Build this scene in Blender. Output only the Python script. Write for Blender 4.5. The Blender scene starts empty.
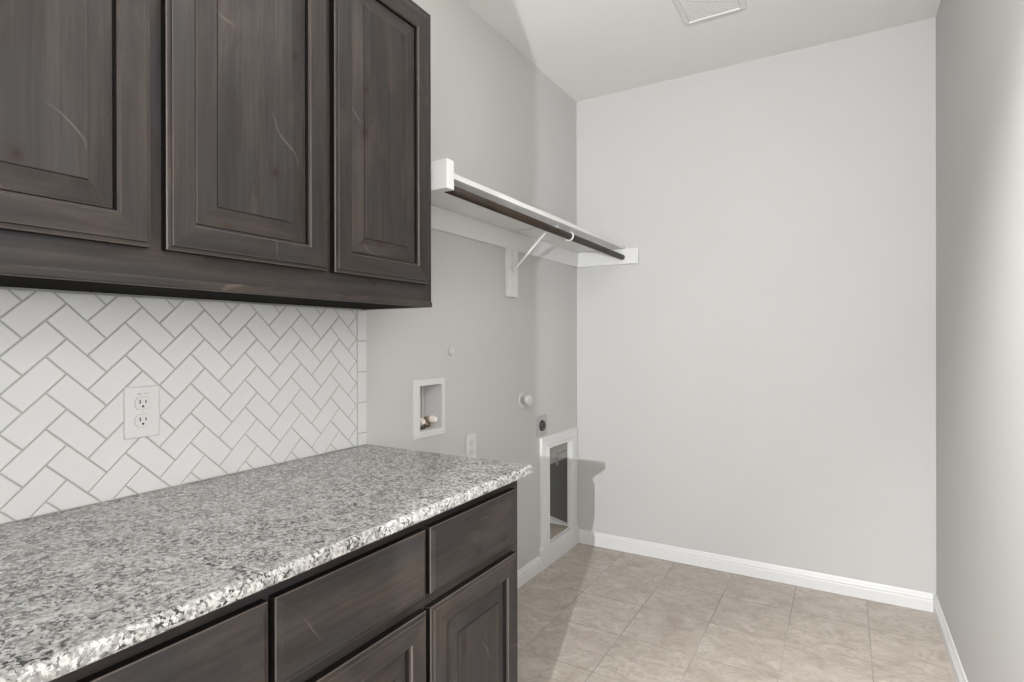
import bpy, bmesh, math
from mathutils import Vector, Matrix

S = bpy.context.scene
COL = S.collection

# ------------------------------------------------------------------ camera
W, D, H = 1.799, 3.228, 2.74           # room width, depth to the back wall, ceiling height
YB = -0.45                             # rear wall of the room (behind the camera)
cam = bpy.data.cameras.new('camera')
cam.sensor_fit = 'HORIZONTAL'; cam.sensor_width = 36.0
cam.lens = 36.0 * 563.3245 / 1024.0
cam.clip_start = 0.01
camo = bpy.data.objects.new('camera', cam); COL.objects.link(camo)
yaw, pit, rol = 0.5332, 0.0014, -0.0019
Fv = Vector((-math.sin(yaw)*math.cos(pit), math.cos(yaw)*math.cos(pit), -math.sin(pit)))
Rv = Vector((math.cos(yaw), math.sin(yaw), 0)); Uv = Rv.cross(Fv)
R2 = Rv*math.cos(rol) + Uv*math.sin(rol); U2 = -Rv*math.sin(rol) + Uv*math.cos(rol)
m3 = Matrix((R2, U2, -Fv)).transposed()
camo.matrix_world = Matrix.Translation((1.4357, 0.0, 1.2571)) @ m3.to_4x4()
S.camera = camo

# ------------------------------------------------------------------ world, exposure
w = bpy.data.worlds.new('world'); S.world = w; w.use_nodes = True
w.node_tree.nodes['Background'].inputs[0].default_value = (0.86, 0.93, 1.0, 1)
w.node_tree.nodes['Background'].inputs[1].default_value = 0.9
S.view_settings.view_transform = 'Standard'
S.view_settings.look = 'None'
S.view_settings.gamma = 1.0
S.view_settings.use_curve_mapping = False
S.view_settings.exposure = 0.0

# ------------------------------------------------------------------ lights
def light(name, kind, loc, energy, color=(1, 1, 1), rot=(0, 0, 0), **kw):
    l = bpy.data.lights.new(name, kind); l.energy = energy; l.color = color
    for k, v in kw.items(): setattr(l, k, v)
    o = bpy.data.objects.new(name, l); COL.objects.link(o)
    o.location = loc; o.rotation_euler = rot
    return o
# small bright lamp in the hall, past the doorway: throws the crisp shadows
light('hall_lamp', 'POINT', (1.335, -1.13, 1.437), 385, (0.97, 0.985, 1.0), shadow_soft_size=0.004)
# added fill light high in the room, no fixture known
light('high_fill', 'POINT', (1.25, 1.2, 2.5), 12, (1.0, 0.965, 0.925), shadow_soft_size=0.12)
light('side_fill', 'POINT', (1.55, 0.4, 1.95), 12, (1.0, 0.965, 0.925), shadow_soft_size=0.15)  # second added fill, hanging free in the room, no lamp known there
# added unseen spot that brightens the right wall
sp = light('right_wall_fill', 'SPOT', (0.75, 0.3, 2.64), 420, (1.0, 0.985, 0.97), spot_size=math.radians(70), spot_blend=1.0, shadow_soft_size=0.08)
sp.rotation_euler = (Vector((1.8, 1.15, 1.1)) - Vector((0.75, 0.3, 2.64))).to_track_quat('-Z', 'Y').to_euler()

# ------------------------------------------------------------------ materials
def mat(name, color=(0.8, 0.8, 0.8), rough=0.5, metal=0.0, spec=0.5):
    m = bpy.data.materials.new(name); m.use_nodes = True
    b = m.node_tree.nodes['Principled BSDF']
    b.inputs['Base Color'].default_value = (*color, 1)
    b.inputs['Roughness'].default_value = rough
    b.inputs['Metallic'].default_value = metal
    b.inputs['Specular IOR Level'].default_value = spec
    return m
class NT:
    def __init__(s, m):
        s.t = m.node_tree; s.n = s.t.nodes; s.b = s.n['Principled BSDF']
    def new(s, typ, **kw):
        n = s.n.new(typ)
        for k, v in kw.items(): setattr(n, k, v)
        return n
    def link(s, a, b): s.t.links.new(a, b)
    def coords(s, scale=(1, 1, 1), rand=0.0):
        tc = s.new('ShaderNodeTexCoord'); out = tc.outputs['Object']
        if rand:
            oi = s.new('ShaderNodeObjectInfo')
            mu = s.new('ShaderNodeVectorMath', operation='SCALE'); mu.inputs[0].default_value = (rand, rand*1.7, rand*2.3)
            s.link(oi.outputs['Random'], mu.inputs['Scale'])
            ad = s.new('ShaderNodeVectorMath', operation='ADD'); s.link(out, ad.inputs[0]); s.link(mu.outputs[0], ad.inputs[1]); out = ad.outputs[0]
        mp = s.new('ShaderNodeMapping'); mp.inputs['Scale'].default_value = scale
        s.link(out, mp.inputs['Vector']); return mp.outputs['Vector']
    def noise(s, vec, scale, detail=3, rough=0.5, dist=0.0):
        n = s.new('ShaderNodeTexNoise'); n.inputs['Scale'].default_value = scale
        n.inputs['Detail'].default_value = detail; n.inputs['Roughness'].default_value = rough
        n.inputs['Distortion'].default_value = dist
        s.link(vec, n.inputs['Vector']); return n.outputs['Fac']
    def ramp(s, fac, stops, interp='LINEAR'):
        r = s.new('ShaderNodeValToRGB'); r.color_ramp.interpolation = interp
        e = r.color_ramp.elements
        while len(e) < len(stops): e.new(0.5)
        for q, (p, c) in zip(e, stops):
            q.position = p; q.color = (c, c, c, 1) if not isinstance(c, tuple) else (*c, 1)
        s.link(fac, r.inputs['Fac']); return r.outputs['Color']
    def mix(s, fac, a, b, mode='MIX'):
        n = s.new('ShaderNodeMix', data_type='RGBA', blend_type=mode)
        for sock, v in ((n.inputs[0], fac), (n.inputs[6], a), (n.inputs[7], b)):
            if isinstance(v, (int, float)): sock.default_value = v
            elif isinstance(v, tuple): sock.default_value = (*v, 1)
            else: s.link(v, sock)
        return n.outputs[2]
    def bump(s, h, strength, dist=0.001):
        n = s.new('ShaderNodeBump'); n.inputs['Strength'].default_value = strength
        n.inputs['Distance'].default_value = dist
        s.link(h, n.inputs['Height']); s.link(n.outputs[0], s.b.inputs['Normal'])

def paint(name, color, rough, bump=0.25, scale=170):
    m = mat(name, color, rough, spec=0.3); t = NT(m); v = t.coords()
    n = t.noise(v, scale, 2, 0.5)
    t.bump(n, bump, 0.0012)
    c = t.noise(v, 2.2, 3)
    t.link(t.mix(c, tuple(x*0.975 for x in color), tuple(min(1, x*1.02) for x in color)), t.b.inputs['Base Color'])
    return m
M = {}
M['wall'] = paint('wall_paint', (0.505, 0.50, 0.49), 0.62, 0.35, 140)
M['ceiling'] = paint('ceiling_paint', (0.73, 0.725, 0.712), 0.8, 0.3, 120)
M['trim'] = mat('white_trim_paint', (0.66, 0.66, 0.655), 0.35)
M['white_plastic'] = mat('white_plastic', (0.61, 0.61, 0.60), 0.3)
M['cream_plastic'] = mat('cream_plastic', (0.76, 0.68, 0.62), 0.35)
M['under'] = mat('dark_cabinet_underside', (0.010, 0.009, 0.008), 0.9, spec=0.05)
M['gap'] = mat('dark_gap', (0.02, 0.02, 0.02), 0.6)
M['steel'] = mat('brushed_steel', (0.40, 0.40, 0.39), 0.4, 0.3)
M['brass'] = mat('brass', (0.35, 0.26, 0.18), 0.35, 0.8)
M['grout'] = mat('grey_grout', (0.37, 0.365, 0.35), 0.85)
M['tile'] = mat('white_glazed_tile', (0.63, 0.63, 0.625), 0.12)
M['vent'] = mat('vent_white', (0.66, 0.66, 0.635), 0.4)
M['print'] = mat('grey_print', (0.22, 0.22, 0.22), 0.6)

def wood(name, axis):
    """dark grey-brown stained knotty alder, grain along axis"""
    m = mat(name, (0.06, 0.05, 0.045), 0.42, spec=0.22); t = NT(m)
    sc = [16, 16, 16]; sc[axis] = 1.1
    fine = [120, 120, 120]; fine[axis] = 4.0
    blot = [5.5, 5.5, 5.5]; blot[axis] = 2.2
    v1 = t.coords(tuple(sc), 5.0); v2 = t.coords(tuple(fine), 5.0); v3 = t.coords(tuple(blot), 3.0)
    g = t.noise(v1, 1.0, 4, 0.6, 0.6)
    f = t.noise(v2, 1.0, 2, 0.6, 0.3)
    b = t.noise(v3, 1.3, 4, 0.6, 1.2)
    c = t.ramp(g, [(0.32, (0.020, 0.0168, 0.0158)), (0.5, (0.032, 0.0268, 0.025)), (0.68, (0.048, 0.040, 0.036))])
    c = t.mix(t.ramp(b, [(0.42, 0.0), (0.62, 0.6)]), c, (0.033, 0.033, 0.036))
    c2 = t.noise(t.coords((7, 7, 2.4) if axis == 2 else (7, 2.4, 7), 7.0), 1.6, 4, 0.65, 0.6)
    c = t.mix(t.ramp(c2, [(0.48, 0.0), (0.64, 0.5)]), c, (0.066, 0.049, 0.040))
    c = t.mix(t.ramp(f, [(0.38, 0.35), (0.55, 0.0)]), c, (0.018, 0.015, 0.014))
    # thin pale scratches in the stain
    wv = t.new('ShaderNodeTexWave', wave_type='BANDS', bands_direction='DIAGONAL'); wv.inputs['Scale'].default_value = 2.2
    wv.inputs['Distortion'].default_value = 9.0; wv.inputs['Detail'].default_value = 3.0; t.link(t.coords((1, 1, 1), 4.0), wv.inputs['Vector'])
    gate = t.noise(t.coords((1, 1, 1), 6.0), 7.0, 1)
    sc_ = t.mix(1.0, t.ramp(wv.outputs['Fac'], [(0.9965, 0.0), (1.0, 1.0)]), t.ramp(gate, [(0.58, 0.0), (0.68, 0.5)]), 'MULTIPLY')
    c = t.mix(sc_, c, (0.13, 0.105, 0.09))
    # sparse knots
    kn = t.new('ShaderNodeTexVoronoi', voronoi_dimensions='2D'); kn.inputs['Scale'].default_value = 3.6
    ks = [1, 1.5, 1.5]; ks[axis] = 1.0
    sp_ = t.new('ShaderNodeSeparateXYZ'); t.link(t.coords(tuple(ks), 9.0), sp_.inputs[0])
    cb_ = t.new('ShaderNodeCombineXYZ'); t.link(sp_.outputs['Y'], cb_.inputs[0]); t.link(sp_.outputs['Z'], cb_.inputs[1])
    t.link(cb_.outputs[0], kn.inputs['Vector'])
    c = t.mix(t.ramp(kn.outputs['Distance'], [(0.012, 0.85), (0.032, 0.5), (0.06, 0.18), (0.10, 0.0)]), c, (0.020, 0.008, 0.006))
    t.link(c, t.b.inputs['Base Color'])
    t.bump(f, 0.10, 0.0005)
    t.link(t.ramp(b, [(0.3, 0.38), (0.7, 0.5)]), t.b.inputs['Roughness'])
    return m
M['wood_v'] = wood('dark_alder_vertical_grain', 2)
M['wood_h'] = wood('dark_alder_lengthwise_grain', 1)
M['rod'] = mat('dark_walnut_rod', (0.028, 0.019, 0.013), 0.5, spec=0.25)
M['edge'] = mat('rubbed_wood_edge', (0.075, 0.060, 0.050), 0.4)
M['near_black'] = mat('near_black_brown', (0.008, 0.0065, 0.006), 0.7, spec=0.1)  # near-black for door sides, grooves and base cabinet body

def granite(name, gain):
    m = mat(name, (0.6, 0.6, 0.6), 0.2, spec=0.4); t = NT(m)
    v = t.coords()
    base = t.ramp(t.noise(v, 90, 4, 0.6, 0.3), [(0.36, (0.34, 0.335, 0.325)), (0.5, (0.47, 0.465, 0.45)), (0.64, (0.60, 0.595, 0.58))])
    g = t.noise(v, 140, 3, 0.62, 0.4)
    c = t.mix(t.ramp(g, [(0.50, 0.0), (0.56, 0.85)]), base, (0.20, 0.195, 0.185))
    d = t.noise(t.coords((1, 1, 1)), 150, 2, 0.55, 0.3)
    k = t.noise(v, 34, 2, 0.5, 0.2)
    dk = t.mix(1.0, t.ramp(d, [(0.53, 0.0), (0.575, 1.0)]), t.ramp(k, [(0.40, 0.1), (0.58, 1.0)]), 'MULTIPLY')
    c = t.mix(dk, c, (0.03, 0.03, 0.031))
    c = t.mix(1.0, c, (gain,)*3, 'MULTIPLY')
    t.link(c, t.b.inputs['Base Color'])
    return m
M['granite'] = granite('speckled_granite', 0.82)
ge = granite('granite_chiselled_edge', 1.0); M['granite_edge'] = ge  # edge paler than the top: rougher finish, plus light on its face painted in
ge.node_tree.nodes['Principled BSDF'].inputs['Roughness'].default_value = 0.4
te = NT(ge); te.bump(te.noise(te.coords(), 150, 4, 0.6), 0.6, 0.003)

def floor_mat():
    m = mat('beige_stone_look_tile', (0.45, 0.4, 0.34), 0.38, spec=0.4); t = NT(m)
    tc = t.new('ShaderNodeTexCoord'); sx = t.new('ShaderNodeSeparateXYZ'); t.link(tc.outputs['Object'], sx.inputs[0])
    P, G = 0.3045, 0.0034
    def math_(op, a, b=None):
        n = t.new('ShaderNodeMath', operation=op)
        for i, q in enumerate((a, b)):
            if q is None: continue
            if isinstance(q, (int, float)): n.inputs[i].default_value = q
            else: t.link(q, n.inputs[i])
        return n.outputs[0]
    def cell(src, off):
        a = math_('DIVIDE', math_('SUBTRACT', src, off), P)
        return math_('FLOOR', a), math_('FRACT', a)
    cx, fx = cell(sx.outputs['X'], 0.3085); cy, fy = cell(sx.outputs['Y'], 1.990)
    def near(f): return math_('LESS_THAN', math_('MINIMUM', f, math_('SUBTRACT', 1.0, f)), G/2/P)
    gr = math_('MAXIMUM', near(fx), near(fy))
    # per tile offset
    cb = t.new('ShaderNodeCombineXYZ'); t.link(math_('MULTIPLY', cx, 3.7), cb.inputs[0]); t.link(math_('MULTIPLY', cy, 5.3), cb.inputs[1])
    ad = t.new('ShaderNodeVectorMath', operation='ADD'); t.link(tc.outputs['Object'], ad.inputs[0]); t.link(cb.outputs[0], ad.inputs[1])
    mp = t.new('ShaderNodeMapping'); mp.inputs['Scale'].default_value = (1.0, 1.45, 1.0); mp.inputs['Rotation'].default_value = (0, 0, -0.35)
    t.link(ad.outputs[0], mp.inputs['Vector'])
    n1 = t.noise(mp.outputs[0], 6.5, 6, 0.62, 1.1)
    n2 = t.noise(mp.outputs[0], 15, 6, 0.65, 2.4)
    wn = t.new('ShaderNodeTexWhiteNoise'); wn.noise_dimensions = '2D'; t.link(cb.outputs[0], wn.inputs['Vector'])
    c = t.ramp(n1, [(0.30, (0.33, 0.284, 0.236)), (0.44, (0.41, 0.362, 0.312)), (0.56, (0.465, 0.418, 0.368)), (0.70, (0.535, 0.494, 0.448))])
    c = t.mix(t.ramp(n2, [(0.40, 0.6), (0.50, 0.0)]), c, (0.31, 0.264, 0.217))
    c = t.mix(t.ramp(wn.outputs['Value'], [(0.0, 0.0), (1.0, 0.22)]), c, (0.37, 0.325, 0.28))
    gn = t.noise(tc.outputs['Object'], 3.0, 2)
    gc = t.ramp(gn, [(0.40, (0.24, 0.215, 0.185)), (0.6, (0.40, 0.365, 0.32))])
    t.link(t.mix(gr, c, gc), t.b.inputs['Base Color'])
    t.link(t.mix(gr, (0.36,)*3, (0.9,)*3), t.b.inputs['Roughness'])
    hh = math_('ADD', math_('MULTIPLY', gr, -1.0), math_('MULTIPLY', n1, 0.5))
    t.bump(hh, 0.3, 0.0015)
    return m
M['floor'] = floor_mat()

def flap_mat():
    m = bpy.data.materials.new('smoky_vinyl_flap'); m.use_nodes = True
    nt = m.node_tree; b = nt.nodes['Principled BSDF']
    b.inputs['Base Color'].default_value = (0.055, 0.053, 0.046, 1); b.inputs['Roughness'].default_value = 0.45
    tr = nt.nodes.new('ShaderNodeBsdfTransparent'); tr.inputs[0].default_value = (0.85, 0.84, 0.80, 1)
    mx = nt.nodes.new('ShaderNodeMixShader'); mx.inputs[0].default_value = 0.85
    nt.links.new(tr.outputs[0], mx.inputs[1]); nt.links.new(b.outputs[0], mx.inputs[2])
    nt.links.new(mx.outputs[0], nt.nodes['Material Output'].inputs['Surface'])
    return m
M['flap'] = flap_mat()
M['ground'] = paint('outdoor_dirt', (0.30, 0.25, 0.19), 0.9, 0.6, 40)
M['outer'] = mat('dark_outdoor_backing', (0.07, 0.068, 0.062), 0.8)
M['pale_seal'] = mat('pale_vinyl_seal', (0.42, 0.41, 0.38), 0.6)
M['flap_top'] = mat('grey_flap_top', (0.26, 0.26, 0.245), 0.5)

# ------------------------------------------------------------------ mesh helpers
class MB:
    def __init__(s): s.bm = bmesh.new(); s.mats = []
    def mi(s, m):
        if m not in s.mats: s.mats.append(m)
        return s.mats.index(m)
    def face(s, pts, m):
        f = s.bm.faces.new([s.bm.verts.new(p) for p in pts]); f.material_index = s.mi(m); return f
    def box(s, a, b, m, bev=0.0, seg=2):
        x0, y0, z0 = a; x1, y1, z1 = b
        v = [s.bm.verts.new(p) for p in ((x0,y0,z0),(x1,y0,z0),(x1,y1,z0),(x0,y1,z0),(x0,y0,z1),(x1,y0,z1),(x1,y1,z1),(x0,y1,z1))]
        i = s.mi(m); fs = []
        for q in ((0,3,2,1),(4,5,6,7),(0,1,5,4),(1,2,6,5),(2,3,7,6),(3,0,4,7)):
            f = s.bm.faces.new([v[k] for k in q]); f.material_index = i; fs.append(f)
        if bev > 0:
            es = list({e for f in fs for e in f.edges})
            bmesh.ops.bevel(s.bm, geom=es, offset=bev, segments=seg, profile=0.5, affect='EDGES', clamp_overlap=True, material=i)
        return s
    def cyl(s, a, b, r, m, n=24, r2=None, rings=None):
        """tube from a to b; rings = [(t, radius)...] for a turned profile"""
        a = Vector(a); b = Vector(b); d = (b-a); L = d.length; d.normalize()
        u = d.orthogonal().normalized(); w_ = d.cross(u)
        rings = rings or [(0, r), (1, r if r2 is None else r2)]
        loops = []
        for t, rr in rings:
            loops.append([s.bm.verts.new(a + d*L*t + (u*math.cos(2*math.pi*k/n) + w_*math.sin(2*math.pi*k/n))*rr) for k in range(n)])
        i = s.mi(m)
        for l0, l1 in zip(loops, loops[1:]):
            for k in range(n):
                f = s.bm.faces.new((l0[k], l0[(k+1) % n], l1[(k+1) % n], l1[k])); f.material_index = i; f.smooth = True
        f = s.bm.faces.new(list(reversed(loops[0]))); f.material_index = i
        f = s.bm.faces.new(loops[-1]); f.material_index = i
        return s
    def path(s, pts, r, m, n=12):
        pts = [Vector(p) for p in pts]; i = s.mi(m); loops = []; u = None
        for k, p in enumerate(pts):
            d = ((pts[min(k+1, len(pts)-1)] - p).normalized() + (p - pts[max(k-1, 0)]).normalized()).normalized()
            u = d.orthogonal().normalized() if u is None else (u - d*u.dot(d)).normalized()
            w_ = d.cross(u)
            loops.append([s.bm.verts.new(p + (u*math.cos(2*math.pi*q/n) + w_*math.sin(2*math.pi*q/n))*r) for q in range(n)])
        for l0, l1 in zip(loops, loops[1:]):
            for q in range(n):
                f = s.bm.faces.new((l0[q], l0[(q+1) % n], l1[(q+1) % n], l1[q])); f.material_index = i; f.smooth = True
        s.bm.faces.new(list(reversed(loops[0]))).material_index = i
        s.bm.faces.new(loops[-1]).material_index = i
        return s
    def extrude(s, prof, p0, p1, au, av, m, mats=None):
        """closed 2-D profile (u,v) swept from p0 to p1; au, av are the profile axes"""
        p0, p1, au, av = map(Vector, (p0, p1, au, av))
        A = [s.bm.verts.new(p0 + au*u + av*v) for u, v in prof]; B = [s.bm.verts.new(p1 + au*u + av*v) for u, v in prof]
        n = len(prof)
        for k in range(n):
            f = s.bm.faces.new((A[k], A[(k+1) % n], B[(k+1) % n], B[k])); f.material_index = s.mi(mats[k] if mats else m)
        s.bm.faces.new(list(reversed(A))).material_index = s.mi(m); s.bm.faces.new(B).material_index = s.mi(m)
        return s
    def build(s, name, parent=None, smooth_angle=None):
        bmesh.ops.recalc_face_normals(s.bm, faces=s.bm.faces)
        me = bpy.data.meshes.new(name); s.bm.to_mesh(me); s.bm.free()
        for m in s.mats: me.materials.append(m)
        o = bpy.data.objects.new(name, me); COL.objects.link(o)
        if parent:
            o.parent = parent
            wl = Vector(parent.location); q = parent.parent
            while q: wl += Vector(q.location); q = q.parent
            o.location = -wl if parent.type == 'EMPTY' else (0, 0, 0)
        return o
def empty(name, loc, label, cat, group=None):
    o = bpy.data.objects.new(name, None); COL.objects.link(o); o.location = loc
    o.empty_display_size = 0.1; return tag(o, label, cat, group)
def tag(o, label, cat, group=None):
    o['label'] = label; o['category'] = cat
    if group: o['group'] = group
    return o
def struct(o, label=None):
    o['kind'] = 'structure'
    if label: o['label'] = label
    return o

def rect_faces(mb, y0, y1, z0, z1, x0, holes, m):
    """wall face in plane x=x0 with rectangular holes"""
    ys = sorted({y0, y1, *[h[0] for h in holes], *[h[1] for h in holes]}); zs = sorted({z0, z1, *[h[2] for h in holes], *[h[3] for h in holes]})
    for a, b in zip(ys, ys[1:]):
        for c, d in zip(zs, zs[1:]):
            ym, zm = (a+b)/2, (c+d)/2
            if any(h[0] < ym < h[1] and h[2] < zm < h[3] for h in holes): continue
            mb.face([(x0,a,c),(x0,b,c),(x0,b,d),(x0,a,d)], m)

# ------------------------------------------------------------------ setting
PET = (2.825, 3.116, 0.120, 0.652)
BOX = (1.712, 1.855, 0.897, 1.080)
mb = MB()
rect_faces(mb, YB-0.1, D+0.1, -0.02, H+0.02, 0.0, [PET, BOX], M['wall'])
rect_faces(mb, YB-0.1, D+0.1, -0.02, H+0.02, -0.14, [PET], M['wall'])
y0, y1, z0, z1 = PET
for q in ([(0,y0,z0),(0,y1,z0),(-.14,y1,z0),(-.14,y0,z0)], [(0,y0,z1),(0,y1,z1),(-.14,y1,z1),(-.14,y0,z1)],
          [(0,y0,z0),(0,y0,z1),(-.14,y0,z1),(-.14,y0,z0)], [(0,y1,z0),(0,y1,z1),(-.14,y1,z1),(-.14,y1,z0)]):
    mb.face(q, M['wall'])
a, b = YB-0.1, D+0.1
for q in ([(0,a,-.02),(0,b,-.02),(-.14,b,-.02),(-.14,a,-.02)], [(0,a,H+.02),(0,b,H+.02),(-.14,b,H+.02),(-.14,a,H+.02)],
          [(0,a,-.02),(0,a,H+.02),(-.14,a,H+.02),(-.14,a,-.02)], [(0,b,-.02),(0,b,H+.02),(-.14,b,H+.02),(-.14,b,-.02)]):
    mb.face(q, M['wall'])
struct(mb.build('wall_left'))
struct(MB().box((0, D, -0.02), (W+0.1, D+0.1, H+0.02), M['wall']).build('wall_back'))
struct(MB().box((W, -3.2, -0.02), (W+0.1, D, H+0.02), M['wall']).build('wall_right'))
struct(MB().box((0, YB-0.1, 0), (1.098, YB, H), M['wall']).build('wall_rear'))
struct(MB().box((0, YB, -0.1), (W, D, 0.0), M['floor']).box((-0.6, -3.2, -0.1), (W, YB, 0.0), M['floor']).build('floor'))
struct(MB().box((0, -3.2, H), (W, D, H+0.1), M['ceiling']).build('ceiling'))

# baseboards: small ogee profile
BH = 0.083
prof = [(0, 0), (0.013, 0), (0.013, 0.048), (0.0105, 0.052), (0.0115, 0.060), (0.008, 0.066), (0.006, 0.076), (0.003, BH), (0, BH)]
struct(MB().extrude(prof, (0.013, D, 0), (W-0.013, D, 0), (0, -1, 0), (0, 0, 1), M['trim']).build('baseboard_back'))
struct(MB().extrude(prof, (W, -0.6, 0), (W, D, 0), (-1, 0, 0), (0, 0, 1), M['trim']).build('baseboard_right'))
struct(MB().extrude(prof, (0, 1.426, 0), (0, 2.711, 0), (1, 0, 0), (0, 0, 1), M['trim']).build('baseboard_left'))

# outside seen through the pet door
struct(MB().box((-2.4, 1.6, -0.16), (-0.14, 6.4, -0.1), M['ground']).build('floor_outside'))
p0 = Vector((-0.61, 4.046, 0)); dr = (Vector((-0.368, 3.867, 0)) - p0).normalized(); nn = Vector((dr.y, -dr.x, 0))
if nn.dot(Vector((-0.4, 4.6, 0)) - p0) < 0: nn = -nn
mb = MB(); A = p0 - dr*1.9; B = p0 + dr*0.55
mb.extrude([(0.03, -0.1), (0.12, -0.1), (0.12, 1.6), (0.03, 1.6)], A, B, nn, (0, 0, 1), M['outer'])
struct(mb.build('dark_backing_outside'))  # unseen dark backing, added as darkness beyond the flap

# ------------------------------------------------------------------ cabinet doors and drawers
def rings(mb, X, y0, y1, z0, z1, prof, centre=None, sgn=1):
    """nested mitred rectangles in the plane x=X; prof = [(inset, dx, kind)], kind sets the material of the band that ends there"""
    prev = None
    for off, dx, kind in prof:
        c = [(X+dx, y0+off, z0+off), (X+dx, y1-off, z0+off), (X+dx, y1-off, z1-off), (X+dx, y0+off, z1-off)]
        vs = [mb.bm.verts.new(p) for p in c]
        if prev:
            for k in range(4):
                f = mb.bm.faces.new((prev[k], prev[(k+1) % 4], vs[(k+1) % 4], vs[k]))
                mt = {'w': (M['wood_h'] if k in (0, 2) else M['wood_v']), 'h': M['wood_h'], 'e': M['edge'], 'g': M['near_black']}[kind]
                f.material_index = mb.mi(mt)
        prev = vs
    if centre is not None:
        f = mb.bm.faces.new(prev); f.material_index = mb.mi(centre)
    return mb
DT = 0.0233
def door(parent, X, y0, y1, z0, z1, label=None, fr=0.058):
    """X = outer face of the door; five-piece raised-panel door"""
    mb = MB()
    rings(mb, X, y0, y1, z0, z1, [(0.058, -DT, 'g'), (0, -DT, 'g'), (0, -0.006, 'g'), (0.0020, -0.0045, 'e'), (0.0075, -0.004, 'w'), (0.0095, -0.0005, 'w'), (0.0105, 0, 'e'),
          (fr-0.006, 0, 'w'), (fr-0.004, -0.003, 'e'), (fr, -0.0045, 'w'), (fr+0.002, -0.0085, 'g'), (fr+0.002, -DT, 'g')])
    d = mb.build('door', parent)
    mb = MB()
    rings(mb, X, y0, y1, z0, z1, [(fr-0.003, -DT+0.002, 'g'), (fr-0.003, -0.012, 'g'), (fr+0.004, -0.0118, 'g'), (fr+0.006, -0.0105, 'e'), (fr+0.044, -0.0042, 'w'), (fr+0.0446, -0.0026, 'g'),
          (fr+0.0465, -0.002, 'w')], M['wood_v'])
    p = mb.build('raised_panel', d)
    if label: d['label'] = label
    return d
def drawer(parent, X, y0, y1, z0, z1, label=None):
    mb = MB()
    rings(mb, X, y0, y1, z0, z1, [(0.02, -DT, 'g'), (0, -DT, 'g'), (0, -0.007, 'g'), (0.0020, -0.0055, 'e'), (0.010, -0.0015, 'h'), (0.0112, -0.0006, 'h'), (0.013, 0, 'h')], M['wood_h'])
    o = mb.build('drawer_front', parent)
    if label: o['label'] = label
    return o

YE = 1.428                              # right-hand end of both cabinet runs
# wall cabinet
KX, KZ, KT = 0.292, 1.363, 2.302
uc = empty('wall_cabinet', (0.0, 0.5, KZ), 'dark brown stained wooden wall cabinet with raised panel doors hung above the tiled backsplash', 'cabinet')
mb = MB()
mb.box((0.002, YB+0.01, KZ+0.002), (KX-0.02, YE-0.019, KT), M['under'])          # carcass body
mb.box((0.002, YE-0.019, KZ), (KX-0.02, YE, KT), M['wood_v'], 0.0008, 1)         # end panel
mb.build('body', uc)
mb = MB()
mb.box((KX-0.019, YB+0.01, KZ), (KX, YE-0.04, 1.452), M['wood_h'])                # bottom rail
mb.box((KX-0.019, YB+0.01, 2.24), (KX, YE-0.04, KT), M['wood_h'])
for a, b in ((0.545, 0.607), (0.965, 1.027), (0.12, 0.182)):
    mb.box((KX-0.019, a, 1.452), (KX, b, 2.24), M['wood_v'])
mb.box((KX-0.019, YE-0.04, KZ), (KX, YE, KT), M['wood_v'], 0.0008, 1)
mb.build('face_frame', uc)
MB().extrude([(0, 0), (0.002, 0), (0.0035, 0.003), (0.0035, 0.013), (0.0015, 0.017), (0, 0.018)], (KX, YB+0.01, KZ), (KX, YE, KZ), (1, 0, 0), (0, 0, 1), M['wood_h']).build('bottom_moulding', uc)
UX = KX + 0.0235
for a, b in ((1.014, 1.394), (0.597, 0.989), (0.176, 0.569), (-0.26, 0.144)):
    door(uc, UX, a, b, 1.433, 2.272)

# base cabinet
BX, BT, TK = 0.610, 0.870, 0.10
bc = empty('base_cabinet', (0.0, 0.5, 0.0), 'dark brown stained wooden base cabinet with slab drawers above panel doors under the granite worktop', 'cabinet')
mb = MB()
mb.box((0.002, YB+0.01, TK), (BX-0.02, YE-0.019, BT), M['near_black'])
mb.box((0.002, YB+0.01, 0.0), (BX-0.075, YE-0.019, TK), M['near_black'])
mb.extrude([(0.014, 0.0), (BX-0.075, 0), (BX-0.075, TK), (BX-0.02, TK), (BX-0.02, BT), (0.002, BT), (0.002, 0.09), (0.014, 0.09)], (0, YE-0.019, 0), (0, YE, 0), (1, 0, 0), (0, 0, 1), M['wood_v'])
mb.build('body', bc)
mb = MB()
mb.box((BX-0.019, YB+0.01, 0.822), (BX, YE-0.045, BT), M['wood_h'])
mb.box((BX-0.019, YB+0.01, 0.640), (BX, YE-0.045, 0.690), M['wood_h'])
mb.box((BX-0.019, YB+0.01, TK), (BX, YE-0.045, 0.14), M['wood_h'])
for a, b in ((0.555, 0.62), (0.965, 1.025), (0.12, 0.19)):
    mb.box((BX-0.019, a, 0.14), (BX, b, 0.640), M['wood_v']); mb.box((BX-0.019, a, 0.690), (BX, b, 0.822), M['wood_v'])
mb.box((BX-0.019, YE-0.045, TK), (BX, YE, BT), M['wood_v'], 0.0008, 1)
mb.build('face_frame', bc)
DX = BX + 0.0235
for a, b in ((1.003, 1.391), (0.600, 0.988), (0.178, 0.587), (-0.26, 0.160)):
    drawer(bc, DX, a, b, 0.682, 0.833)
    door(bc, DX, a, b, 0.115, 0.652)

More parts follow.
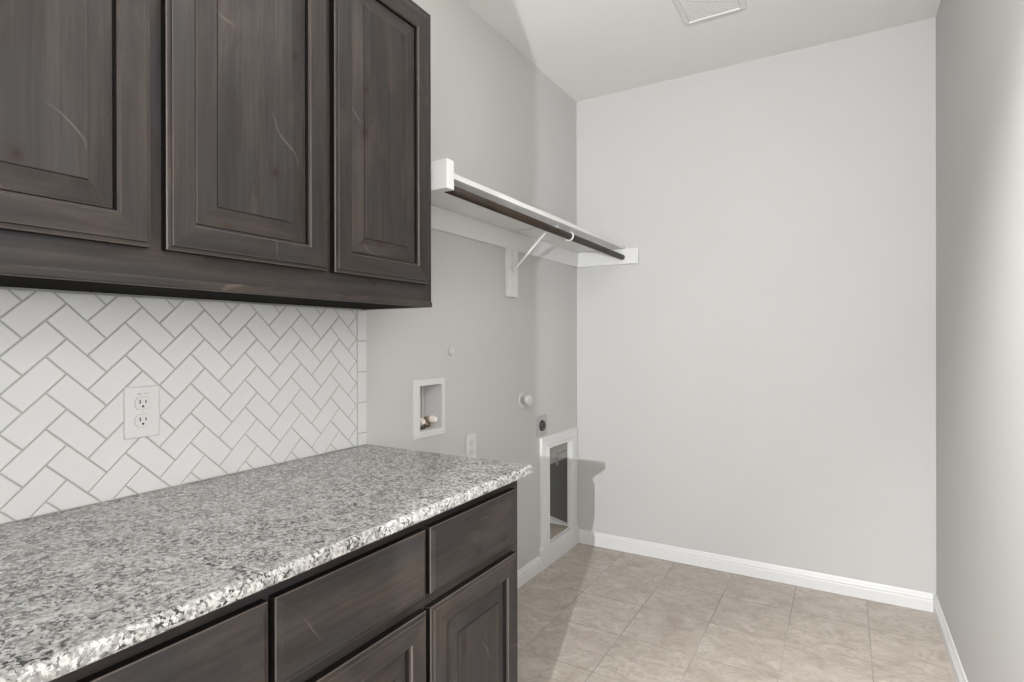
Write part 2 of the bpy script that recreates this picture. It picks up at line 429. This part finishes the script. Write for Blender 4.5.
# granite worktop
CX, CE, CT = 0.661, 1.428, 0.8965
mb = MB()
n = 5; r = 0.008
pf = [(0.004, BT), ]
for k in range(n+1):
    t = -math.pi/2 + k*math.pi/2/n; pf.append((CX-0.006+0.006*math.cos(t), BT+0.006+0.006*math.sin(t)))
for k in range(n+1):
    t = k*math.pi/2/n; pf.append((CX-r+r*math.cos(t), CT-r+r*math.sin(t)))
pf.append((0.004, CT))
top = M['granite']; eg = M['granite_edge']
mb.extrude(pf, (0, YB+0.01, 0), (0, CE, 0), (1, 0, 0), (0, 0, 1), eg, [eg]*(len(pf)-2) + [top, eg])
# subdivide the front strip and roughen the chiselled edge
ct = mb.build('granite_worktop')
tag(ct, 'black and white speckled granite worktop with chiselled front edge on the base cabinet', 'countertop')

# ------------------------------------------------------------------ herringbone backsplash
BY0, BY1, BZ0, BZ1 = YB+0.01, 1.3815, 0.8965, 1.3615
def clip(poly, y0, y1, z0, z1):
    for ax, lim, sg in ((0, y0, 1), (0, y1, -1), (1, z0, 1), (1, z1, -1)):
        out = []
        for i in range(len(poly)):
            p, q = poly[i], poly[(i+1) % len(poly)]
            ip, iq = (p[ax]-lim)*sg >= 0, (q[ax]-lim)*sg >= 0
            if ip: out.append(p)
            if ip != iq:
                t = (lim-p[ax])/(q[ax]-p[ax]); out.append((p[0]+t*(q[0]-p[0]), p[1]+t*(q[1]-p[1])))
        poly = out
        if len(poly) < 3: return None
    a = sum(poly[i][0]*poly[(i+1) % len(poly)][1]-poly[(i+1) % len(poly)][0]*poly[i][1] for i in range(len(poly)))/2
    return poly if abs(a) > 4e-5 else None
def inset(poly, d):
    # shrink a convex polygon by d (each edge moved inwards)
    n_ = len(poly)
    a = sum(poly[i][0]*poly[(i+1) % n_][1]-poly[(i+1) % n_][0]*poly[i][1] for i in range(n_))
    if a < 0: poly = poly[::-1]
    P_ = [Vector(p) for p in poly]
    P_ = [p for i, p in enumerate(P_) if (p-P_[i-1]).length > 1e-4]; n_ = len(P_)
    lines = []
    for i in range(n_):
        e = (P_[(i+1) % n_]-P_[i]).normalized(); nrm = Vector((-e.y, e.x)); lines.append((P_[i]+nrm*d, e))
    out = []
    for i in range(n_):
        (p, e), (q, g) = lines[i-1], lines[i]
        den = e.x*g.y-e.y*g.x
        if abs(den) < 1e-6: out.append(q); continue
        t = ((q.x-p.x)*g.y-(q.y-p.y)*g.x)/den; out.append(p+e*t)
    return out
def tile_poly(mb, poly, m, x0=0.004, x1=0.0095, gap=0.0016):
    a = inset(poly, gap); b = inset(poly, gap+0.0012)
    if len(a) != len(b): return
    l0 = [mb.bm.verts.new((x0, p.x, p.y)) for p in a]; l1 = [mb.bm.verts.new((x1-0.001, p.x, p.y)) for p in a]; l2 = [mb.bm.verts.new((x1, p.x, p.y)) for p in b]
    i = mb.mi(m); k_ = len(a)
    for u, v in ((l0, l1), (l1, l2)):
        for k in range(k_):
            mb.bm.faces.new((u[k], u[(k+1) % k_], v[(k+1) % k_], v[k])).material_index = i
    mb.bm.faces.new(l2).material_index = i
bs = empty('tile_backsplash', (0.0, 0.5, 0.9), 'white glazed herringbone tile backsplash with grey grout above the granite worktop', 'backsplash')
MB().box((0.001, BY0, BZ0), (0.0075, 1.4265, BZ1), M['grout']).build('grout', bs)
Wt = 0.0532; s2 = Wt/math.sqrt(2)
OY, OZ = 0.514, 1.300
def ij(i, j): return (OY + (i+j)*s2, OZ + (j-i)*s2)      # i down-right, j up-right
mb = MB()
for a in range(-22, 23):
    for b in range(-12, 13):
        i0, j0 = a+2*b, -a+2*b
        for (u0, u1, v0, v1) in ((0, 2, 0, 1), (2, 3, 0, 2)):
            poly = [ij(i0+u0, j0+v0), ij(i0+u1, j0+v0), ij(i0+u1, j0+v1), ij(i0+u0, j0+v1)]
            poly = clip(poly, BY0, BY1, BZ0+0.0005, BZ1)
            if poly: tile_poly(mb, poly, M['tile'])
mb.build('herringbone_tiles', bs)
z = 1.2555
zs = [BZ1]
while z > BZ0: zs.append(z); z -= 0.1055
zs.append(BZ0)
for zt, zb in zip(zs, zs[1:]):
    mb = MB(); tile_poly(mb, [(1.3835, zb), (1.4275, zb), (1.4275, zt), (1.3835, zt)], M['tile']); mb.build('border_tile', bs)

# ------------------------------------------------------------------ duplex outlets
def duplex(name, yc, zc, x, label, w_=0.078, h_=0.120, gfci=False):
    e = empty(name, (x, yc, zc), label, 'outlet')
    mb = MB(); mb.box((x, yc-w_/2, zc-h_/2), (x+0.006, yc+w_/2, zc+h_/2), M['white_plastic'], 0.0035, 3)
    pl = mb.build('cover_plate', e)
    mb = MB(); mb.cyl((x+0.0055, yc, zc), (x+0.0068, yc, zc), 0.003, M['white_plastic'], 12); mb.box((x+0.0066, yc-0.0024, zc-0.0003), (x+0.007, yc+0.0024, zc+0.0003), M['print']); mb.build('screw', pl)
    for s_ in (1, -1):
        zz = zc + s_*0.0205
        mb = MB()
        R_, hh = 0.0172, 0.0142                      # rounded outlet face: circle cut flat above and below
        pts = []
        for k in range(32):
            t = 2*math.pi*k/32; pts.append((R_*math.cos(t), max(-hh, min(hh, R_*math.sin(t)))))
        mb.extrude(pts, (x+0.004, yc, zz), (x+0.0075, yc, zz), (0, 1, 0), (0, 0, 1), M['white_plastic'])
        o = mb.build('receptacle', e)
        # fine dark seam round the face
        mb = MB(); mb.extrude([(p*1.05, q*1.06) for p, q in pts], (x+0.0040, yc, zz), (x+0.00615, yc, zz), (0, 1, 0), (0, 0, 1), M['grout']); mb.build('seam', o)
        mb = MB()
        mb.box((x+0.0072, yc-0.0078, zz-0.001), (x+0.0078, yc-0.0052, zz+0.008), M['gap'])
        mb.box((x+0.0072, yc+0.0052, zz-0.0005), (x+0.0078, yc+0.0075, zz+0.007), M['gap'])
        mb.cyl((x+0.0072, yc, zz-0.0075), (x+0.0078, yc, zz-0.0075), 0.0027, M['gap'], 14)
        mb.build('slots', o)
    if gfci:
        mb = MB()
        mb.box((x+0.0058, yc-0.0125, zc+0.0415), (x+0.0064, yc-0.003, zc+0.0435), M['print'])
        mb.box((x+0.0058, yc+0.002, zc+0.0423), (x+0.0064, yc+0.0135, zc+0.0440), M['grout'])
        mb.build('printed_mark', pl)
    return e
duplex('wall_outlet', 0.6985, 1.0905, 0.0097, 'white duplex outlet on the herringbone tile backsplash', gfci=True)
duplex('wall_outlet', 2.067, 0.782, 0.0, 'white duplex outlet on the grey wall just behind the end of the granite worktop', 0.076, 0.118)

# ------------------------------------------------------------------ washer outlet box
wb = empty('washer_outlet_box', (0, 1.783, 0.9), 'white recessed washing machine water box with two taps in the left wall', 'outlet box')
y0, y1, z0, z1 = BOX
def open_frame(mb, X0, X1, yo0, yo1, zo0, zo1, yi0, yi1, zi0, zi1, m, bev=0.0):
    outer = [(yo0, zo0), (yo1, zo0), (yo1, zo1), (yo0, zo1)]; inner = [(yi0, zi0), (yi1, zi0), (yi1, zi1), (yi0, zi1)]
    L = [[mb.bm.verts.new((X, *p)) for p in pp] for X, pp in ((X0, outer), (X1-bev, outer), (X1, [(p[0]+(bev if p[0] == yo0 else -bev), p[1]+(bev if p[1] == zo0 else -bev)) for p in outer]), (X1, inner), (X0, inner))]
    i = mb.mi(m)
    for u, v in zip(L, L[1:]+L[:1]):
        for k in range(4): mb.bm.faces.new((u[k], u[(k+1) % 4], v[(k+1) % 4], v[k])).material_index = i
mb = MB(); open_frame(mb, 0.0, 0.006, 1.678, 1.876, 0.870, 1.104, y0+0.002, y1-0.002, z0+0.002, z1-0.002, M['white_plastic'], 0.002)
mb.build('frame', wb)
mb = MB()
t = 0.0015; X = -0.09
for q in ([(0,y0+t,z0+t),(0,y1-t,z0+t),(X,y1-t,z0+t),(X,y0+t,z0+t)], [(0,y0+t,z1-t),(0,y1-t,z1-t),(X,y1-t,z1-t),(X,y0+t,z1-t)],
          [(0,y0+t,z0+t),(0,y0+t,z1-t),(X,y0+t,z1-t),(X,y0+t,z0+t)], [(0,y1-t,z0+t),(0,y1-t,z1-t),(X,y1-t,z1-t),(X,y1-t,z0+t)], [(X,y0+t,z0+t),(X,y1-t,z0+t),(X,y1-t,z1-t),(X,y0+t,z1-t)]):
    mb.face(q, M['white_plastic'])
for zz in (1.020, 1.040): mb.box((-0.088, y0+0.01, zz), (-0.070, y0+0.032, zz+0.003), M['white_plastic'])
mb.cyl((-0.05, 1.783, z0+t), (-0.05, 1.783, z0+0.006), 0.020, M['gap'], 20)
for yy in (1.760, 1.835): mb.box((-0.0895, yy-0.001, 0.93), (-0.087, yy+0.001, z1-0.004), M['grout'])
mb.build('recess', wb)
for yy in (1.748, 1.822):
    mb = MB()
    mb.cyl((-0.050, yy, z0+t), (-0.050, yy, 0.930), 0.010, M['brass'], 16)
    mb.cyl((-0.050, yy, 0.905), (-0.050, yy, 0.917), 0.015, M['brass'], 6)
    mb.cyl((-0.055, yy, 0.932), (-0.030, yy, 0.932), 0.012, M['brass'], 16)
    v_ = mb.build('valve', wb)
    mb = MB(); mb.cyl((-0.032, yy, 0.934), (-0.002, yy, 0.934), 0.017, M['cream_plastic'], 20, rings=[(0, 0.009), (0.15, 0.0135), (0.45, 0.0145), (0.55, 0.011), (0.9, 0.0115), (1, 0.009)])
    mb.build('handle', v_)

# ------------------------------------------------------------------ small wall fittings
mb = MB(); mb.cyl((0.0, 1.922, 1.212), (0.008, 1.922, 1.212), 0.019, M['wall'], 24, rings=[(0, 0.020), (0.6, 0.0195), (1, 0.016)])
mb.cyl((0.008, 1.922, 1.212), (0.010, 1.922, 1.212), 0.008, M['white_plastic'], 16)
tag(mb.build('round_wall_plug'), 'small round painted cap on the left wall above the washer water box', 'plug')
gv = empty('gas_stub_cap', (0, 2.535, 0.948), 'round white capped pipe stub on the left wall beside the washer box', 'pipe cap')
mb = MB(); mb.cyl((0, 2.535, 0.948), (0.006, 2.535, 0.948), 0.04, M['white_plastic'], 28, rings=[(0, 0.040), (0.5, 0.039), (1, 0.032)]); mb.build('escutcheon', gv)
mb = MB(); mb.cyl((0.006, 2.535, 0.948), (0.050, 2.535, 0.948), 0.02, M['white_plastic'], 20, rings=[(0, 0.020), (0.35, 0.020), (0.36, 0.027), (0.85, 0.027), (0.95, 0.022), (1, 0.015)])
mb.build('cap', gv)
do = empty('dryer_outlet', (0, 2.748, 0.785), 'steel plate with a round black dryer socket above the pet door', 'outlet')
mb = MB(); mb.box((0, 2.688, 0.732), (0.004, 2.808, 0.845), M['steel'], 0.0015, 2); dp = mb.build('cover_plate', do)
mb = MB(); mb.cyl((0.0035, 2.748, 0.788), (0.014, 2.748, 0.788), 0.03, M['gap'], 28, rings=[(0, 0.030), (0.7, 0.029), (1, 0.026)])
mb.box((0.0135, 2.728, 0.79), (0.0145, 2.732, 0.806), M['print']); mb.box((0.0135, 2.764, 0.79), (0.0145, 2.768, 0.806), M['print']); mb.box((0.0135, 2.738, 0.768), (0.0145, 2.758, 0.772), M['print'])
mb.build('socket', do)
for zz in (0.738, 0.838): MB().cyl((0.0035, 2.748, zz), (0.0048, 2.748, zz), 0.003, M['gap'], 10).build('screw', dp)

# ------------------------------------------------------------------ pet door
pd = empty('pet_door', (0, 2.945, 0.0), 'white framed pet door with a smoky flap low in the left wall corner', 'pet door')
def arch_frame(mb, X, y0, y1, z0, z1, prof, m):
    """three-sided mitred casing (left, top, right); prof = [(inset, height)]"""
    prev = None; i = mb.mi(m)
    for off, h in prof:
        c = [(X+h, y0+off, z0), (X+h, y0+off, z1-off*0.74), (X+h, y1-off, z1-off*0.74), (X+h, y1-off, z0)]
        vs = [mb.bm.verts.new(p) for p in c]
        if prev:
            for k in range(3): mb.bm.faces.new((prev[k], prev[k+1], vs[k+1], vs[k])).material_index = i
        prev = vs
mb = MB(); arch_frame(mb, 0.0, 2.730, 3.211, 0.116, 0.720, [(0, 0), (0, 0.009), (0.004, 0.013), (0.018, 0.013), (0.024, 0.012), (0.050, 0.013), (0.056, 0.015), (0.062, 0.015), (0.066, 0.010), (0.072, 0.010), (0.074, 0.017), (0.088, 0.017), (0.093, 0.014), (0.0935, 0.0)], M['trim'])
mb.build('casing', pd)
mb = MB(); mb.box((0.0, 2.712, 0.0), (0.018, 3.2145, 0.117), M['trim'], 0.0015, 2); mb.build('base_board', pd)
mb = MB(); y0, y1, z0, z1 = PET
t = 0.006
for q in (((-.13,y0+.0005,z0+.0005),(0.004,y1-.0005,z0+t)), ((-.13,y0+.0005,z1-t),(0.004,y1-.0005,z1-.0005)), ((-.13,y0+.0005,z0+t),(0.004,y0+t,z1-t)), ((-.13,y1-t,z0+t),(0.004,y1-.0005,z1-t))):
    mb.box(*q, M['print' if 0 else 'trim'])
mb.build('tunnel', pd)
# the flap hangs askew: its bottom edge runs down towards the corner
za, zb = 0.272, 0.146
mb = MB(); mb.extrude([(y0+0.008, za), (y1-0.008, zb), (y1-0.008, z1-0.008), (y0+0.008, z1-0.008)], (-0.014, 0, 0), (-0.011, 0, 0), (0, 1, 0), (0, 0, 1), M['flap'])
fl = mb.build('flap', pd)
mb = MB(); mb.extrude([(y0+0.008, za-0.010), (y1-0.008, zb-0.010), (y1-0.008, zb+0.003), (y0+0.008, za+0.003)], (-0.016, 0, 0), (-0.009, 0, 0), (0, 1, 0), (0, 0, 1), M['pale_seal']); mb.build('bottom_seal', fl)
mb = MB(); mb.box((-0.0115, y0+0.009, 0.548), (-0.0095, y1-0.009, z1-0.009), M['flap_top'], 0.0006, 1); mb.build('top_band', fl)  # lighter grey band across the upper flap
mb = MB(); mb.box((-0.138, y0+0.007, z0+0.0062), (-0.004, y1-0.007, z0+0.009), M['ground']); mb.build('sill_mat', pd)
mb = MB()
mb.box((-0.0094, y0+0.120, 0.588), (-0.003, y0+0.250, 0.598), M['print']); mb.box((-0.0094, y0+0.120, 0.530), (-0.003, y0+0.142, 0.588), M['print'])
mb.build('magnet_clip', fl)


# ------------------------------------------------------------------ closet shelf, rod, bracket
SZ = 1.797
sh = empty('wall_shelf', (0, 2.3, SZ), 'white painted shelf on cleats along the left wall over the washer space', 'shelf')
mb = MB(); mb.box((0.0, 1.475, SZ), (0.312, D, SZ+0.019), M['trim'], 0.0015, 2); mb.build('shelf_board', sh)
mb = MB(); mb.box((0.0, 1.4755, 1.707), (0.019, D-0.019, SZ-0.0003), M['trim'], 0.001, 1); mb.build('cleat', sh)
mb = MB(); mb.box((0.0, D-0.019, 1.707), (0.398, D, SZ-0.0003), M['trim'], 0.001, 1); mb.build('cleat', sh)
mb = MB(); mb.box((0.0, 1.436, 1.742), (0.349, 1.475, 1.836), M['trim'], 0.0015, 2); mb.build('end_block', sh)
RX, RR = 0.302, 0.016
mb = MB(); mb.cyl((RX, 1.4755, 1.7615), (RX, D-0.0195, 1.7475), RR, M['rod'], 28)
tag(mb.build('hanging_rod'), 'dark stained round wooden clothes rod under the front of the white shelf', 'rod')
br = empty('shelf_bracket', (0, 2.41, 1.48), 'white metal strut bracket on a wooden block propping the middle of the shelf', 'bracket')
mb = MB(); mb.box((0.0, 2.366, 1.473), (0.019, 2.461, 1.7065), M['trim'], 0.001, 1); mb.build('backing_block', br)
by = 2.402
mb = MB(); mb.box((0.0195, by-0.010, 1.585), (0.0225, by+0.012, 1.706), M['white_plastic'], 0.001, 1)
mb.box((0.0195, by-0.012, SZ-0.004), (0.282, by+0.012, SZ-0.0005), M['white_plastic'], 0.001, 1); mb.build('arm', br)
mb = MB(); mb.path([(0.022, by, 1.598), (0.034, by, 1.608), (0.214, by, 1.779), (0.245, by, 1.789)], 0.0062, M['white_plastic']); mb.build('strut', br)
mb = MB(); rc = Vector((RX, by+0.058, 1.7545)); pts = [(0.262, by, SZ-0.004), (0.270, by+0.02, SZ-0.012), (0.274, by+0.045, SZ-0.020)]
for k in range(17):
    t = math.radians(140 + k*18); pts.append((rc.x + 0.0212*math.cos(t), by+0.058, rc.z + 0.0212*math.sin(t)))
mb.path(pts, 0.004, M['white_plastic']); mb.build('hook', br)

# ------------------------------------------------------------------ ceiling vent
cv = empty('ceiling_vent', (0.925, 2.54, H), 'white rectangular louvred air vent on the ceiling', 'vent')
def rrect(x0, x1, y0, y1, r, z, n=6):
    out = []
    for cx, cy, a0 in ((x1-r, y1-r, 0), (x0+r, y1-r, 90), (x0+r, y0+r, 180), (x1-r, y0+r, 270)):
        for k in range(n+1):
            t = math.radians(a0 + 90*k/n); out.append((cx+r*math.cos(t), cy+r*math.sin(t), z))
    return out
vx0, vx1, vy0, vy1 = 0.790, 1.066, 2.360, 2.703
mb = MB(); L = []
for ins, dz, rr in ((0, 0, 0.02), (0.001, -0.005, 0.02), (0.006, -0.009, 0.018), (0.020, -0.011, 0.012), (0.026, -0.010, 0.008), (0.029, -0.003, 0.006), (0.029, 0, 0.006)):
    L.append([mb.bm.verts.new(p) for p in rrect(vx0+ins, vx1-ins, vy0+ins, vy1-ins, rr, H+dz)])
for u, v in zip(L, L[1:]):
    for k in range(len(u)): f = mb.bm.faces.new((u[k], u[(k+1) % len(u)], v[(k+1) % len(u)], v[k])); f.material_index = mb.mi(M['vent'])
mb.build('frame', cv)
mb = MB(); mb.box((vx0+0.028, vy0+0.028, H-0.0012), (vx1-0.028, vy1-0.028, H-0.0002), M['print'])
yy = vy0+0.034
while yy < vy1-0.040:
    mb.box((vx0+0.029, yy, H-0.0085), (vx1-0.029, yy+0.0052, H-0.0020), M['vent'], 0.0008, 1)
    yy += 0.0125
mb.build('louvres', cv)
